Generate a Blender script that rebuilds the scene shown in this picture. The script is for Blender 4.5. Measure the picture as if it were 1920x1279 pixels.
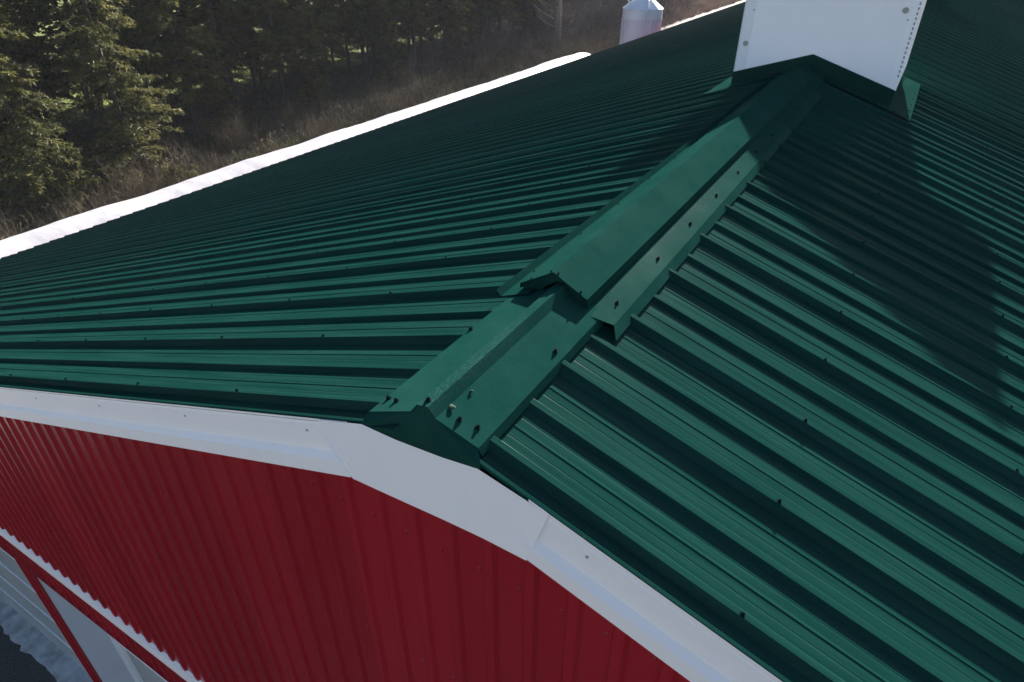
import bpy, math, random
import numpy as np
from mathutils import Vector
for o in list(bpy.data.objects): bpy.data.objects.remove(o)
SC = bpy.context.scene; COL = SC.collection
U = 0.37            # metres in one pitch of the large roof ribs; x right, y along the ridge, z up, ridge apex at z = 0
S = 0.3387          # roof slope
GZ = -25.0          # ground level in pitches
R = math.radians

# ---------------------------------------------------------------- camera
cd = bpy.data.cameras.new('camera'); cam = bpy.data.objects.new('camera', cd); COL.objects.link(cam)
cam.location = (2.160*U, -2.619*U, 2.605*U)
cam.rotation_euler = (R(90-32.90), 0, R(30.715))
cd.sensor_width = 36; cd.lens = 36*1205.7/1920; cd.clip_start = 0.02; cd.clip_end = 3000
SC.camera = cam

# ---------------------------------------------------------------- sky and sun
SUN_EL = 20.0
SUN_DIR = Vector((-0.115, 1.0, 0)).normalized()           # horizontal direction towards the sun
w = bpy.data.worlds.new('World'); SC.world = w; w.use_nodes = True
nt = w.node_tree; bg = nt.nodes['Background']
sky = nt.nodes.new('ShaderNodeTexSky'); sky.sky_type = 'NISHITA'; sky.sun_disc = False
sky.sun_elevation = R(SUN_EL); sky.sun_rotation = math.atan2(SUN_DIR.x, SUN_DIR.y)
sky.air_density = 1.0; sky.dust_density = 1.0; sky.ozone_density = 1.0
nt.links.new(sky.outputs[0], bg.inputs[0]); bg.inputs[1].default_value = 0.05
sl = bpy.data.lights.new('sun', 'SUN'); sl.energy = 5.0; sl.angle = R(0.53); sl.color = (1.0, 0.94, 0.87)
sl.angle = R(.7)
so = bpy.data.objects.new('sun', sl); COL.objects.link(so)
sd = Vector((SUN_DIR.x*math.cos(R(SUN_EL)), SUN_DIR.y*math.cos(R(SUN_EL)), math.sin(R(SUN_EL))))
so.rotation_euler = sd.to_track_quat('Z', 'Y').to_euler()
SC.view_settings.view_transform = 'Standard'; SC.view_settings.look = 'None'
SC.view_settings.gamma = 1; SC.view_settings.exposure = 2.0
SC.view_settings.use_curve_mapping = False
SC.render.engine = 'CYCLES'
SC.cycles.max_bounces = 6; SC.cycles.transparent_max_bounces = 8

# ---------------------------------------------------------------- helpers
def tag(o, label=None, cat=None, group=None, kind=None):
    if label: o['label'] = label
    if cat: o['category'] = cat
    if group: o['group'] = group
    if kind: o['kind'] = kind
    return o
def empty(name, loc=(0, 0, 0), rz=0):
    o = bpy.data.objects.new(name, None); COL.objects.link(o)
    o.location = [c*U for c in loc]; o.rotation_euler.z = rz; return o
def link(name, me, parent=None, loc=(0, 0, 0)):
    o = bpy.data.objects.new(name, me); COL.objects.link(o)
    if parent: o.parent = parent
    o.location = [c*U for c in loc]; return o
class MB:
    """collects shapes in pitches, built in metres"""
    def __init__(s): s.v = []; s.f = []; s.smooth = False
    def poly(s, pts):
        n = len(s.v); s.v += [tuple(p) for p in pts]; s.f.append(tuple(range(n, n+len(pts)))); return s
    def box(s, x0, x1, y0, y1, z0, z1):
        n = len(s.v)
        s.v += [(x, y, z) for z in (z0, z1) for y in (y0, y1) for x in (x0, x1)]
        s.f += [tuple(n+i for i in q) for q in ((0, 2, 3, 1), (4, 5, 7, 6), (0, 1, 5, 4), (2, 6, 7, 3), (0, 4, 6, 2), (1, 3, 7, 5))]
        return s
    def grid(s, rows, close=False):
        """rows: list of equally long point lists"""
        n = len(s.v); m = len(rows[0])
        for r in rows: s.v += [tuple(p) for p in r]
        for i in range(len(rows)-1):
            for j in range(m if close else m-1):
                k = (j+1) % m
                s.f.append((n+i*m+j, n+i*m+k, n+(i+1)*m+k, n+(i+1)*m+j))
        return s
    def prism(s, prof, fy0, fy1, thick=0.006):
        """an open folded sheet: profile of (x, z); end y given per x; with a real thickness"""
        top0 = [(x, fy0(x), z) for x, z in prof]; top1 = [(x, fy1(x), z) for x, z in prof]
        b0 = [(x, y, z-thick) for x, y, z in top0]; b1 = [(x, y, z-thick) for x, y, z in top1]
        s.grid([top0, top1]); s.grid([b0, b1]); s.grid([top0, b0]); s.grid([top1, b1])
        s.poly([top0[0], b0[0], b1[0], top1[0]]); s.poly([top0[-1], b0[-1], b1[-1], top1[-1]])
        return s
    def tube(s, pts, rad, n=8, cap=True):
        pts = [Vector(p) for p in pts]; rows = []
        if not hasattr(rad, '__len__'): rad = [rad]*len(pts)
        for i, p in enumerate(pts):
            d = (pts[min(i+1, len(pts)-1)]-pts[max(i-1, 0)]).normalized()
            a = d.cross(Vector((0, 0, 1)) if abs(d.z) < .9 else Vector((1, 0, 0))).normalized(); b = d.cross(a)
            rows.append([p+(a*math.cos(2*math.pi*k/n)+b*math.sin(2*math.pi*k/n))*rad[i] for k in range(n)])
        s.grid(rows, True)
        if cap: s.poly(rows[0][::-1]); s.poly(rows[-1])
        return s
    def mesh(s, name, mat):
        me = bpy.data.meshes.new(name)
        me.from_pydata([(x*U, y*U, z*U) for x, y, z in s.v], [], s.f)
        me.materials.append(mat)
        if s.smooth:
            for p in me.polygons: p.use_smooth = True
        me.update(); return me
    def build(s, name, mat, parent=None, loc=(0, 0, 0)):
        return link(name, s.mesh(name, mat), parent, loc)

# ---------------------------------------------------------------- materials
def mat(name, col, rough=.5, spec=.5, noise=0, nscale=4, bump=0, bscale=60, col2=None, coat=0, detail=4, bdist=.003, contrast=None, metal=0):
    m = bpy.data.materials.new(name); m.use_nodes = True; t = m.node_tree; b = t.nodes['Principled BSDF']
    b.inputs['Base Color'].default_value = (*col, 1); b.inputs['Roughness'].default_value = rough
    b.inputs['Specular IOR Level'].default_value = spec; b.inputs['Coat Weight'].default_value = coat
    b.inputs['Metallic'].default_value = metal
    if noise or col2:
        tc = t.nodes.new('ShaderNodeTexCoord'); n = t.nodes.new('ShaderNodeTexNoise')
        n.inputs['Scale'].default_value = nscale; n.inputs['Detail'].default_value = detail
        t.links.new(tc.outputs['Object'], n.inputs['Vector'])
        r = t.nodes.new('ShaderNodeValToRGB')
        lo, hi = contrast or (.3, .7)
        r.color_ramp.elements[0].position = lo; r.color_ramp.elements[1].position = hi
        c2 = col2 or tuple(min(1, c*(1+noise)) for c in col); c1 = col if col2 else tuple(c*(1-noise) for c in col)
        r.color_ramp.elements[0].color = (*c1, 1); r.color_ramp.elements[1].color = (*c2, 1)
        t.links.new(n.outputs[0], r.inputs[0]); t.links.new(r.outputs[0], b.inputs['Base Color'])
    if bump:
        tc = t.nodes.new('ShaderNodeTexCoord'); n = t.nodes.new('ShaderNodeTexNoise'); n.inputs['Scale'].default_value = bscale
        n.inputs['Detail'].default_value = 3
        t.links.new(tc.outputs['Object'], n.inputs['Vector']); bp = t.nodes.new('ShaderNodeBump')
        bp.inputs['Strength'].default_value = bump; bp.inputs['Distance'].default_value = bdist
        t.links.new(n.outputs[0], bp.inputs['Height']); t.links.new(bp.outputs[0], b.inputs['Normal'])
    return m
def painted(name, col, dust, rough=.38, amount=.25, streak=(1, 1, 1), specks=True, spec=.14, matte=None, wave=.35, hump=False):
    """factory painted steel: faint streaky dust, tiny pale specks, slow waviness of the sheet"""
    m = bpy.data.materials.new(name); m.use_nodes = True; t = m.node_tree; b = t.nodes['Principled BSDF']; L = t.links.new
    tc = t.nodes.new('ShaderNodeTexCoord'); mp = t.nodes.new('ShaderNodeMapping'); mp.inputs['Scale'].default_value = streak
    L(tc.outputs['Object'], mp.inputs[0])
    n = t.nodes.new('ShaderNodeTexNoise'); n.inputs['Scale'].default_value = 5; n.inputs['Detail'].default_value = 7; n.inputs['Roughness'].default_value = .65
    L(mp.outputs[0], n.inputs['Vector'])
    mr = t.nodes.new('ShaderNodeMapRange'); mr.inputs[1].default_value = .38; mr.inputs[2].default_value = .8; mr.inputs[4].default_value = amount
    L(n.outputs[0], mr.inputs[0])
    mx = t.nodes.new('ShaderNodeMix'); mx.data_type = 'RGBA'; mx.inputs[6].default_value = (*col, 1); mx.inputs[7].default_value = (*dust, 1)
    L(mr.outputs[0], mx.inputs[0]); out = mx.outputs[2]
    if specks:
        v = t.nodes.new('ShaderNodeTexNoise'); v.inputs['Scale'].default_value = 230; v.inputs['Detail'].default_value = 1
        L(tc.outputs['Object'], v.inputs['Vector'])
        m2 = t.nodes.new('ShaderNodeMapRange'); m2.inputs[1].default_value = .70; m2.inputs[2].default_value = .78; m2.inputs[4].default_value = .35
        L(v.outputs[0], m2.inputs[0])
        mx2 = t.nodes.new('ShaderNodeMix'); mx2.data_type = 'RGBA'; mx2.inputs[7].default_value = (*[min(1, c*1.6+.03) for c in dust], 1)
        L(m2.outputs[0], mx2.inputs[0]); L(out, mx2.inputs[6]); out = mx2.outputs[2]
    oi = t.nodes.new('ShaderNodeObjectInfo'); mv = t.nodes.new('ShaderNodeMapRange'); mv.inputs[3].default_value = .90; mv.inputs[4].default_value = 1.10
    L(oi.outputs['Random'], mv.inputs[0]); vm = t.nodes.new('ShaderNodeVectorMath'); vm.operation = 'SCALE'; L(out, vm.inputs[0]); L(mv.outputs[0], vm.inputs['Scale']); out = vm.outputs[0]
    if hump:                                   # chalky speckled wear along the cap's raised hump
        sx = t.nodes.new('ShaderNodeSeparateXYZ'); L(tc.outputs['Object'], sx.inputs[0])
        def win(sock, a, b_, c, d_):
            p = t.nodes.new('ShaderNodeMapRange'); p.inputs[1].default_value = a; p.inputs[2].default_value = b_; L(sock, p.inputs[0])
            q = t.nodes.new('ShaderNodeMapRange'); q.inputs[1].default_value = d_; q.inputs[2].default_value = c; L(sock, q.inputs[0])
            k_ = t.nodes.new('ShaderNodeMath'); k_.operation = 'MULTIPLY'; L(p.outputs[0], k_.inputs[0]); L(q.outputs[0], k_.inputs[1]); return k_.outputs[0]
        wx = win(sx.outputs[0], -.02*U, .03*U, .10*U, .15*U); wy = win(sx.outputs[1], -.3*U, -.1*U, .8*U, 1.5*U)
        sp = t.nodes.new('ShaderNodeTexNoise'); sp.inputs['Scale'].default_value = 190; sp.inputs['Detail'].default_value = 3; L(tc.outputs['Object'], sp.inputs['Vector'])
        th = t.nodes.new('ShaderNodeMapRange'); th.inputs[1].default_value = .50; th.inputs[2].default_value = .62; th.inputs[4].default_value = .38; L(sp.outputs[0], th.inputs[0])
        k1 = t.nodes.new('ShaderNodeMath'); k1.operation = 'MULTIPLY'; L(wx, k1.inputs[0]); L(wy, k1.inputs[1])
        k2 = t.nodes.new('ShaderNodeMath'); k2.operation = 'MULTIPLY'; L(k1.outputs[0], k2.inputs[0]); L(th.outputs[0], k2.inputs[1])
        # scuffs scattered over the flanges
        sc = t.nodes.new('ShaderNodeTexNoise'); sc.inputs['Scale'].default_value = 16; sc.inputs['Detail'].default_value = 8; sc.inputs['Roughness'].default_value = .8; sc.inputs['Distortion'].default_value = 1.5; L(tc.outputs['Object'], sc.inputs['Vector'])
        ts = t.nodes.new('ShaderNodeMapRange'); ts.inputs[1].default_value = .66; ts.inputs[2].default_value = .74; ts.inputs[4].default_value = .35; L(sc.outputs[0], ts.inputs[0])
        k3 = t.nodes.new('ShaderNodeMath'); k3.operation = 'MAXIMUM'; L(k2.outputs[0], k3.inputs[0]); L(ts.outputs[0], k3.inputs[1])
        mh = t.nodes.new('ShaderNodeMix'); mh.data_type = 'RGBA'; mh.inputs[7].default_value = (.045, .10, .085, 1); L(k3.outputs[0], mh.inputs[0]); L(out, mh.inputs[6]); out = mh.outputs[2]
    L(out, b.inputs['Base Color']); b.inputs['Specular IOR Level'].default_value = spec
    rr = t.nodes.new('ShaderNodeMapRange'); rr.inputs[3].default_value = rough-.05; rr.inputs[4].default_value = rough+.07
    L(n.outputs[0], rr.inputs[0]); L(rr.outputs[0], b.inputs['Roughness'])
    nb = t.nodes.new('ShaderNodeTexNoise'); nb.inputs['Scale'].default_value = 3.2; nb.inputs['Detail'].default_value = 2
    L(tc.outputs['Object'], nb.inputs['Vector']); bp = t.nodes.new('ShaderNodeBump'); bp.inputs['Strength'].default_value = wave; bp.inputs['Distance'].default_value = .006
    L(nb.outputs[0], bp.inputs['Height']); L(bp.outputs[0], b.inputs['Normal'])
    if matte:                                  # weathered low-sheen paint: diffuse with a weak constant gloss
        d = t.nodes.new('ShaderNodeBsdfDiffuse'); g_ = t.nodes.new('ShaderNodeBsdfGlossy'); ms = t.nodes.new('ShaderNodeMixShader')
        L(out, d.inputs['Color']); L(bp.outputs[0], d.inputs['Normal']); L(bp.outputs[0], g_.inputs['Normal']); L(rr.outputs[0], g_.inputs['Roughness'])
        ms.inputs[0].default_value = matte; L(d.outputs[0], ms.inputs[1]); L(g_.outputs[0], ms.inputs[2])
        L(ms.outputs[0], t.nodes['Material Output'].inputs['Surface']); t.nodes.remove(b)
    return m
GREEN = painted('green_painted_steel', (.0036, .027, .0225), (.014, .060, .051), .20, .60, (.35, 9, .35), True, 0, .0045)
GREENF = painted('green_trim_steel', (.0052, .036, .030), (.016, .060, .052), .22, .55, (1, 1, 1), True, 0, .0018, .35, True)
GSCREW = mat('green_screw_paint', (.0015, .012, .010), .8, .02)
RUBBER = mat('black_rubber', (.01, .012, .014), .7)
WHITE = painted('white_painted_steel', (.84, .825, .865), (.76, .75, .79), .45, .5, (1, 1, 1), False, .3)
WHITE2 = painted('white_cupola_panel', (.90, .88, .96), (.84, .83, .91), .5, .5, (1, 1, 1), False, .3)
RED = painted('red_painted_steel', (.285, .0105, .018), (.31, .020, .026), .22, .5, (6, 6, .6), True, .65, None, .10)
GALV = mat('galvanised_washer', (.34, .35, .34), .55, noise=.15, nscale=60)
DARK = mat('dark_opening', (.02, .02, .025), .8)
GREYDOOR = mat('grey_door_steel', (.30, .32, .34), .5, noise=.1, nscale=2)
LINER = mat('pale_jamb_panel', (.56, .62, .72), .55, noise=.06, nscale=3)
TRIMW = mat('white_jamb_trim', (.85, .87, .92), .5)
CONC = mat('pale_concrete', (.38, .39, .41), .9, noise=.35, nscale=6, bump=.6, bscale=30)
GRAVEL = mat('dark_gravel', (.02, .021, .022), .95, col2=(.10, .10, .098), nscale=45, bump=1, bscale=50, bdist=.02, detail=6)
LANE = mat('pale_gravel_lane', (.30, .25, .21), .95, noise=.25, nscale=2)

# ---------------------------------------------------------------- ground
def ground_material():
    m = bpy.data.materials.new('ground_soil_and_grass'); m.use_nodes = True; t = m.node_tree; b = t.nodes['Principled BSDF']; L = t.links.new
    b.inputs['Roughness'].default_value = .95; b.inputs['Specular IOR Level'].default_value = .1
    tc = t.nodes.new('ShaderNodeTexCoord'); sx = t.nodes.new('ShaderNodeSeparateXYZ'); L(tc.outputs['Object'], sx.inputs[0])
    n = t.nodes.new('ShaderNodeTexNoise'); n.inputs['Scale'].default_value = .35; n.inputs['Detail'].default_value = 9; n.inputs['Roughness'].default_value = .7
    L(tc.outputs['Object'], n.inputs['Vector'])
    def ramp(c1, c2, lo=.35, hi=.68):
        r = t.nodes.new('ShaderNodeValToRGB'); r.color_ramp.elements[0].position = lo; r.color_ramp.elements[1].position = hi
        r.color_ramp.elements[0].color = (*c1, 1); r.color_ramp.elements[1].color = (*c2, 1); L(n.outputs[0], r.inputs[0]); return r.outputs[0]
    litter = ramp((.035, .026, .018), (.10, .078, .05))
    field = ramp((.10, .13, .035), (.26, .27, .09))
    tan = ramp((.17, .13, .085), (.36, .29, .21))
    gravel = ramp((.03, .031, .032), (.12, .12, .115))
    def step(sock, a, bb):
        r = t.nodes.new('ShaderNodeMapRange'); r.inputs[1].default_value = a; r.inputs[2].default_value = bb; L(sock, r.inputs[0]); return r.outputs[0]
    def mix(f, a, bb):
        x = t.nodes.new('ShaderNodeMix'); x.data_type = 'RGBA'; L(f, x.inputs[0]); L(a, x.inputs[6]); L(bb, x.inputs[7]); return x.outputs[2]
    nz = t.nodes.new('ShaderNodeMath'); nz.operation = 'MULTIPLY_ADD'; nz.inputs[1].default_value = 8; L(n.outputs[0], nz.inputs[0]); L(sx.outputs[0], nz.inputs[2])
    ny = t.nodes.new('ShaderNodeMath'); ny.operation = 'MULTIPLY_ADD'; ny.inputs[1].default_value = 10; L(n.outputs[0], ny.inputs[0]); L(sx.outputs[1], ny.inputs[2])
    c = mix(step(nz.outputs[0], -99*U, -104*U), litter, field)
    c = mix(step(ny.outputs[0], 205*U, 225*U), c, tan)
    c = mix(step(ny.outputs[0], -14*U, -17*U), mix(step(nz.outputs[0], -50*U, -46*U), c, gravel), tan)
    L(c, b.inputs['Base Color'])
    bp = t.nodes.new('ShaderNodeBump'); bp.inputs['Distance'].default_value = .12; bp.inputs['Strength'].default_value = .8
    n2 = t.nodes.new('ShaderNodeTexNoise'); n2.inputs['Scale'].default_value = 5; n2.inputs['Detail'].default_value = 8; L(tc.outputs['Object'], n2.inputs['Vector'])
    L(n2.outputs[0], bp.inputs['Height']); L(bp.outputs[0], b.inputs['Normal'])
    return m
g = MB().poly([(-2000, -900, GZ), (1200, -900, GZ), (1200, 2600, GZ), (-2000, 2600, GZ)]).build('ground', ground_material()); tag(g, kind='structure')
g = MB().poly([(-34, -9, GZ+.012), (46, -9, GZ+.012), (46, 1.4, GZ+.012), (-34, 1.4, GZ+.012)]).build('gravel_yard', GRAVEL); tag(g, kind='structure')
BOUNCE = mat('pale_bounce_sheet', (.46, .38, .31), .95, noise=.18, nscale=1.5)  # unseen pale sheet, added so its sunlit surface reflects in the red wall
g = MB().poly([(-84, -70, GZ+.010), (-44.0, -70, GZ+.010), (-36, -20, GZ+.010), (-36, -9.5, GZ+.010), (-45.5, 3, GZ+.010), (-60, 6, GZ+.010), (-84, 2, GZ+.010)]).build('added_bounce_yard', BOUNCE); tag(g, kind='structure')
rnd = random.Random(3)
edge = []; x = -60
while x < 60:
    edge.append((x, .62+rnd.uniform(-.10, .10)-(.05 if int(x) % 3 else 0), GZ+.03)); x += rnd.uniform(.18, .6)
g = MB(); n = len(edge)
g.grid([edge, [(p[0], 1.5, p[2]) for p in edge]]); g.grid([edge, [(p[0], p[1]-.01, GZ) for p in edge]])
tag(g.build('concrete_apron', CONC), kind='structure')
g = MB(); rows = []
for i in range(60):
    y = 150+i*5; c = rnd.uniform(-.5, .5)
    rows.append([(-74+c, y, GZ+.012), (-49+c, y, GZ+.012)])
g.grid(rows); tag(g.build('gravel_lane', LANE), kind='structure')

# ================================================================ BARN
barn = empty('barn')
tag(barn, 'long red metal barn with ribbed green steel roof, white fascia and white ridge cupola', 'barn')
EAVE = 45.1; YEND = 219.0; H_BIG = .063
# ---- one roof sheet: three large ribs, minor ribs between them and pencil beads, as rolled
def roof_profile():
    p = []
    pan = -H_BIG
    for k in range(3):
        y = k*1.0
        one = [(-.078, pan), (-.070, pan+.002), (-.028, -.003), (-.022, 0), (.022, 0), (.028, -.003), (.070, pan+.002), (.078, pan)]
        def groove(c): return [(c-.010, pan), (c, pan-.0016), (c+.010, pan)]
        def bead(c): return [(c-.014, pan), (c-.006, pan+.0045), (c+.006, pan+.0045), (c+.014, pan)]
        one += groove(.155) + bead(.25) + groove(.345)
        one += [(.437, pan), (.470, pan+.035), (.476, pan+.037), (.524, pan+.037), (.530, pan+.035), (.563, pan)]
        one += groove(.655) + bead(.75) + groove(.845)
        p += [(y+a, b) for a, b in one]
    return p + [(3-.078, pan), (3-.070, pan+.002)]
def roof_sheet(side, prof, name='roof_panel'):
    m = MB(); xs = [.10, 2, 5, 9, 14, 20, 28, 36, EAVE]
    rows = [[(side*x, y, -S*x+h) for y, h in prof] for x in xs]
    m.grid(rows)
    # lap lip standing slightly proud at the near edge, and the cut ends at the eave
    y0, h0 = prof[0]
    m.grid([[(side*x, y0, -S*x+h0) for x in xs], [(side*x, y0, -S*x+h0-.004) for x in xs]])
    m.grid([[(side*EAVE, y, -S*EAVE+h) for y, h in prof], [(side*EAVE, y, -S*EAVE+h-.006) for y, h in prof]])
    return m.mesh(name, GREEN)
PROF = roof_profile()
LOFF = -.085
first = [(-.075-.15, -H_BIG)] + [q for q in PROF]
for side in (-1, 1):
    off = LOFF if side < 0 else 0
    edge_prof = [(-(.30+LOFF) if side < 0 else -.19, -H_BIG-.002)] + PROF
    e_me = roof_sheet(side, edge_prof); me = roof_sheet(side, PROF)
    for k in range(int(YEND//3)):
        o = link('roof_panel', e_me if k == 0 else me, barn, (0, k*3+off, 0 if k % 2 == 0 else .004))
# ---- screws: hex head on a washer
def screw_mesh(name, scale=1.0, matl=None):
    m = MB(); a = .021*scale
    m.tube([(0, 0, 0), (0, 0, .006*scale)], [a, a*.92], 10)
    m.tube([(0, 0, .006*scale), (0, 0, .021*scale), (0, 0, .025*scale)], [a*.58, a*.56, a*.40], 6)
    return m.mesh(name, matl or GSCREW)
scr = screw_mesh('screw', .84)
pts = []
slope_a = math.atan(S)
for side in (-1, 1):
    off = LOFF if side < 0 else 0; x0 = 2.034 if side < 0 else 2.149
    for k in range(int(YEND)):
        for i in range(-0, 26):
            x = x0+i*1.661
            if x > EAVE-.1: continue
            pts.append((side*x, k+off, -S*x, side))
cx, cy, cz = 2.16, -2.62, 2.6
fx, fy, fz = -math.sin(R(30.7))*math.cos(R(32.9)), math.cos(R(30.7))*math.cos(R(32.9)), -math.sin(R(32.9))
rx, ry = math.cos(R(30.7)), math.sin(R(30.7))
def seen(p, mg=1.08):
    dx, dy, dz = p[0]-cx, p[1]-cy, p[2]-cz; z = dx*fx+dy*fy+dz*fz
    if z < .2: return False
    u = (dx*rx+dy*ry)/z*1205.7; up = (ry*fz)*0
    ux, uy, uz = -fx*fz/math.cos(R(32.9)), -fy*fz/math.cos(R(32.9)), math.cos(R(32.9))
    v = (dx*ux+dy*uy+dz*uz)/z*1205.7
    return abs(u) < 960*mg and abs(v) < 640*mg
vis = sorted([p for p in pts if seen(p)], key=lambda p: (p[0]-cx)**2+(p[1]-cy)**2+(p[2]-cz)**2)
near, rest = vis[:270], vis[270:]
rnd = random.Random(8)
for p in near:
    o = link('screw', scr, barn, (p[0], p[1]+rnd.uniform(-.006, .006), p[2])); o.rotation_euler = (rnd.uniform(-.08, .08), p[3]*slope_a, rnd.uniform(0, 1))
m = MB()
for p in rest + [p for p in pts if not seen(p) and p[1] < 90 and abs(p[0]) < 20]:
    a, h = .019, .024; x, y, z = p[:3]; n = len(m.v)
    m.v += [(x-a, y-a, z), (x+a, y-a, z), (x+a, y+a, z), (x-a, y+a, z), (x-a*.5, y-a*.5, z+h), (x+a*.5, y-a*.5, z+h), (x+a*.5, y+a*.5, z+h), (x-a*.5, y+a*.5, z+h)]
    m.f += [tuple(n+i for i in q) for q in ((0, 1, 5, 4), (1, 2, 6, 5), (2, 3, 7, 6), (3, 0, 4, 7), (4, 5, 6, 7))]
tag(m.build('roof_screws', GSCREW, barn), kind='stuff')
def put_screw(x, y, z, tilt=0, sc=1.0, parent=None, rx_=0):
    o = link('screw', scr, parent or barn, (x, y, z)); o.rotation_euler = (rx_, tilt, (x*7+y*13) % 1); o.scale = (sc, sc, sc); return o

fl = lambda x: -.3 if x < -.4 else (-.2 if x > .82 else -.3+(x+.4)/1.22*.1)
# ---- ridge cap (closed, with its raised hump): near piece, and the piece in front of the cupola
CAP = [(-.385, -.160), (-.362, -.112), (-.03, .002), (.022, .074), (.10, .078), (.150, .004), (.446, -.135), (.470, -.195)]
near_end = lambda x: -.195+.115*x
o = MB().prism(CAP, near_end, lambda x: 1.76+.05*x).build('ridge_cap', GREENF, barn)
o = MB().prism(CAP, lambda x: 11.55, lambda x: 13.47).build('ridge_cap', GREENF, barn)
# closure plate under the near end of the cap
NE = lambda x: near_end(x)+.004
o = MB().poly([(x, NE(x), z-.004) for x, z in CAP[1:7]] + [(.52, fl(.5)-.008, -.205), (.24, fl(.24)-.008, -.214), (-.10, fl(-.1)-.008, -.199), (-.38, fl(-.37)-.010, -.170)])
cp = o.build('closure_plate', GREENF, barn)
ls, rs = -slope_a, slope_a
for x, y, z, tl in [(.254, -.066, -.042, rs), (.361, -.02, -.092, rs), (.38, 1.018, -.101, rs), (-.325, -.075, -.097, ls), (-.235, -.100, -.066, ls), (-.345, .956, -.104, ls), (.062, -.125, .079, 0)]:
    put_screw(x, y, z, tl, 1.15)
# bird dirt and sealant blobs on the cap, small lumps with their own shape
BLOB = mat('pale_sealant_blob', (.03, .06, .042), .8, .1)
for x, y, z, r0 in [(.17, -.03, .002, .026), (.185, .18, -.005, .014), (.66, -.0, -.2, .0), (.44, .3, -.14, .0)]:
    if r0 == 0: continue
    m = MB(); m.smooth = True; rows = []
    for i in range(4):
        a = i/3*math.pi/2
        rows.append([(x+math.cos(t/9*2*math.pi)*r0*math.cos(a)*(1+.3*math.sin(t*2.3)), y+math.sin(t/9*2*math.pi)*r0*math.cos(a)*(1+.3*math.cos(t*1.7)), z+math.sin(a)*.012) for t in range(9)])
    m.grid(rows, True); m.build('sealant_blob', BLOB, barn)
# ---- ridge vent: base flanges and the raised cover
vent = MB().prism([(-.318, -.055), (-.316, -.008), (0, .178), (.322, .004), (.332, -.062)], lambda x: 1.69, lambda x: 12.42).build('ridge_vent_cover', GREENF, barn)
m = MB(); ep = [(-.312, -.055), (-.13, -.060), (-.09, .004), (-.03, .05), (.02, .088), (.10, .092), (.150, .03), (.17, -.062), (.326, -.066), (.316, .0), (0, .170), (-.310, -.012)]
m.poly([(x, 1.71, z) for x, z in ep]); m.poly([(x, 1.73, z) for x, z in ep]); m.grid([[(x, 1.71, z) for x, z in ep], [(x, 1.73, z) for x, z in ep]], True)
m.build('end_plate', GREENF, vent)
m = MB(); m.poly([(x, 12.38, z) for x, z in ep]); m.poly([(x, 12.40, z) for x, z in ep]); m.build('end_plate', GREENF, vent)
for x, z in [(-.22, .045), (-.03, .16), (.035, .160), (.25, .045)]:
    put_screw(x, 1.715, z, 0, .75, vent)
FR = [(.20, -.060), (.28, -.072), (.572, -.166), (.640, -.243)]
o = MB().prism(FR, lambda x: 1.60 if x < .5 else (1.70 if x < .6 else 1.60), lambda x: 11.9).build('vent_flange', GREENF, barn)
FL = [(-.18, -.030), (-.46, -.135), (-.505, -.085)]
o = MB().prism(FL, lambda x: 1.60, lambda x: 12.3).build('vent_flange', GREENF, barn)
# inner baffle below the cover so no light comes through
o = MB().prism([(-.30, -.085), (-.22, -.02), (-.05, .03), (.12, .04), (.22, -.03), (.27, -.085)], lambda x: 1.79, lambda x: 12.3).build('vent_baffle', DARK, barn)
for i in range(10):
    put_screw(.470, 2.0+i*1.015, -.129, rs, 1.1); put_screw(-.40, 2.1+i*1.0, -.10, ls, .9)
# ---- rake trim strips and white fascia
def board(x0, x1, side, name='fascia_board'):
    """white folded fascia along the gable slope, with its outward drip ledge"""
    m = MB(); rows = []
    n = max(2, int(abs(x1-x0)/2))
    for i in range(n+1):
        x = x0+(x1-x0)*i/n; yf = -.3 if side < 0 else -.2; zt = -S*abs(x)-.045 if side < 0 else -S*abs(x)-.036
        rows.append([(x, yf+.02, zt-.03), (x, yf, zt), (x, yf, zt-.045), (x, yf-.004, zt-.050), (x, yf-.004, zt-.29), (x, yf-.055, zt-.335), (x, yf-.055, zt-.475), (x, yf+.10, zt-.475)])
    m.grid(rows); m.poly(rows[0]); m.poly(rows[-1]); return m.build(name, WHITE, barn)
board(-.52, -11.6, -1); board(-11.58, -23, -1); board(-22.98, -34, -1); board(-33.98, -EAVE, -1)
board(.84, 12, 1); board(11.98, 23, 1); board(22.98, 34, 1); board(33.98, EAVE, 1)
m = MB()
for x in [-.95-1.62*i for i in range(14)] + [1.25+1.62*i for i in range(14)]:
    sd_ = -1 if x < 0 else 1; yf = -.3 if sd_ < 0 else -.2; z = -S*abs(x)-.16
    m.tube([(x, yf-.003, z), (x, yf-.010, z)], .011, 7)
tag(m.build('fascia_nails', GALV, barn), kind='stuff')
# big folded apex plate lapping over both boards
m = MB(); top = [(-.80, -.312), (-.37, -.168), (-.10, -.200), (.24, -.215), (.50, -.205), (.985, -.365)]
bot = [(-.62, -.55), (-.49, -.688), (-.1, -.708), (.24, -.732), (.55, -.762), (.865, -.806)]
f = [(x, fl(x)-(.016 if x < 0 else .012), z) for x, z in top]; b_ = [(x, fl(x)-.062, z) for x, z in bot]
f0 = [(x, fl(x)+.01, z-.04) for x, z in top]; b0 = [(x, fl(x)+.05, z) for x, z in bot]
m.grid([f, b_]); m.grid([f0, f]); m.grid([b_, b0]); m.poly([f[0], f0[0], b0[0], b_[0]]); m.poly([f[-1], f0[-1], b0[-1], b_[-1]])
m.build('apex_plate', WHITE, barn)
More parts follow.
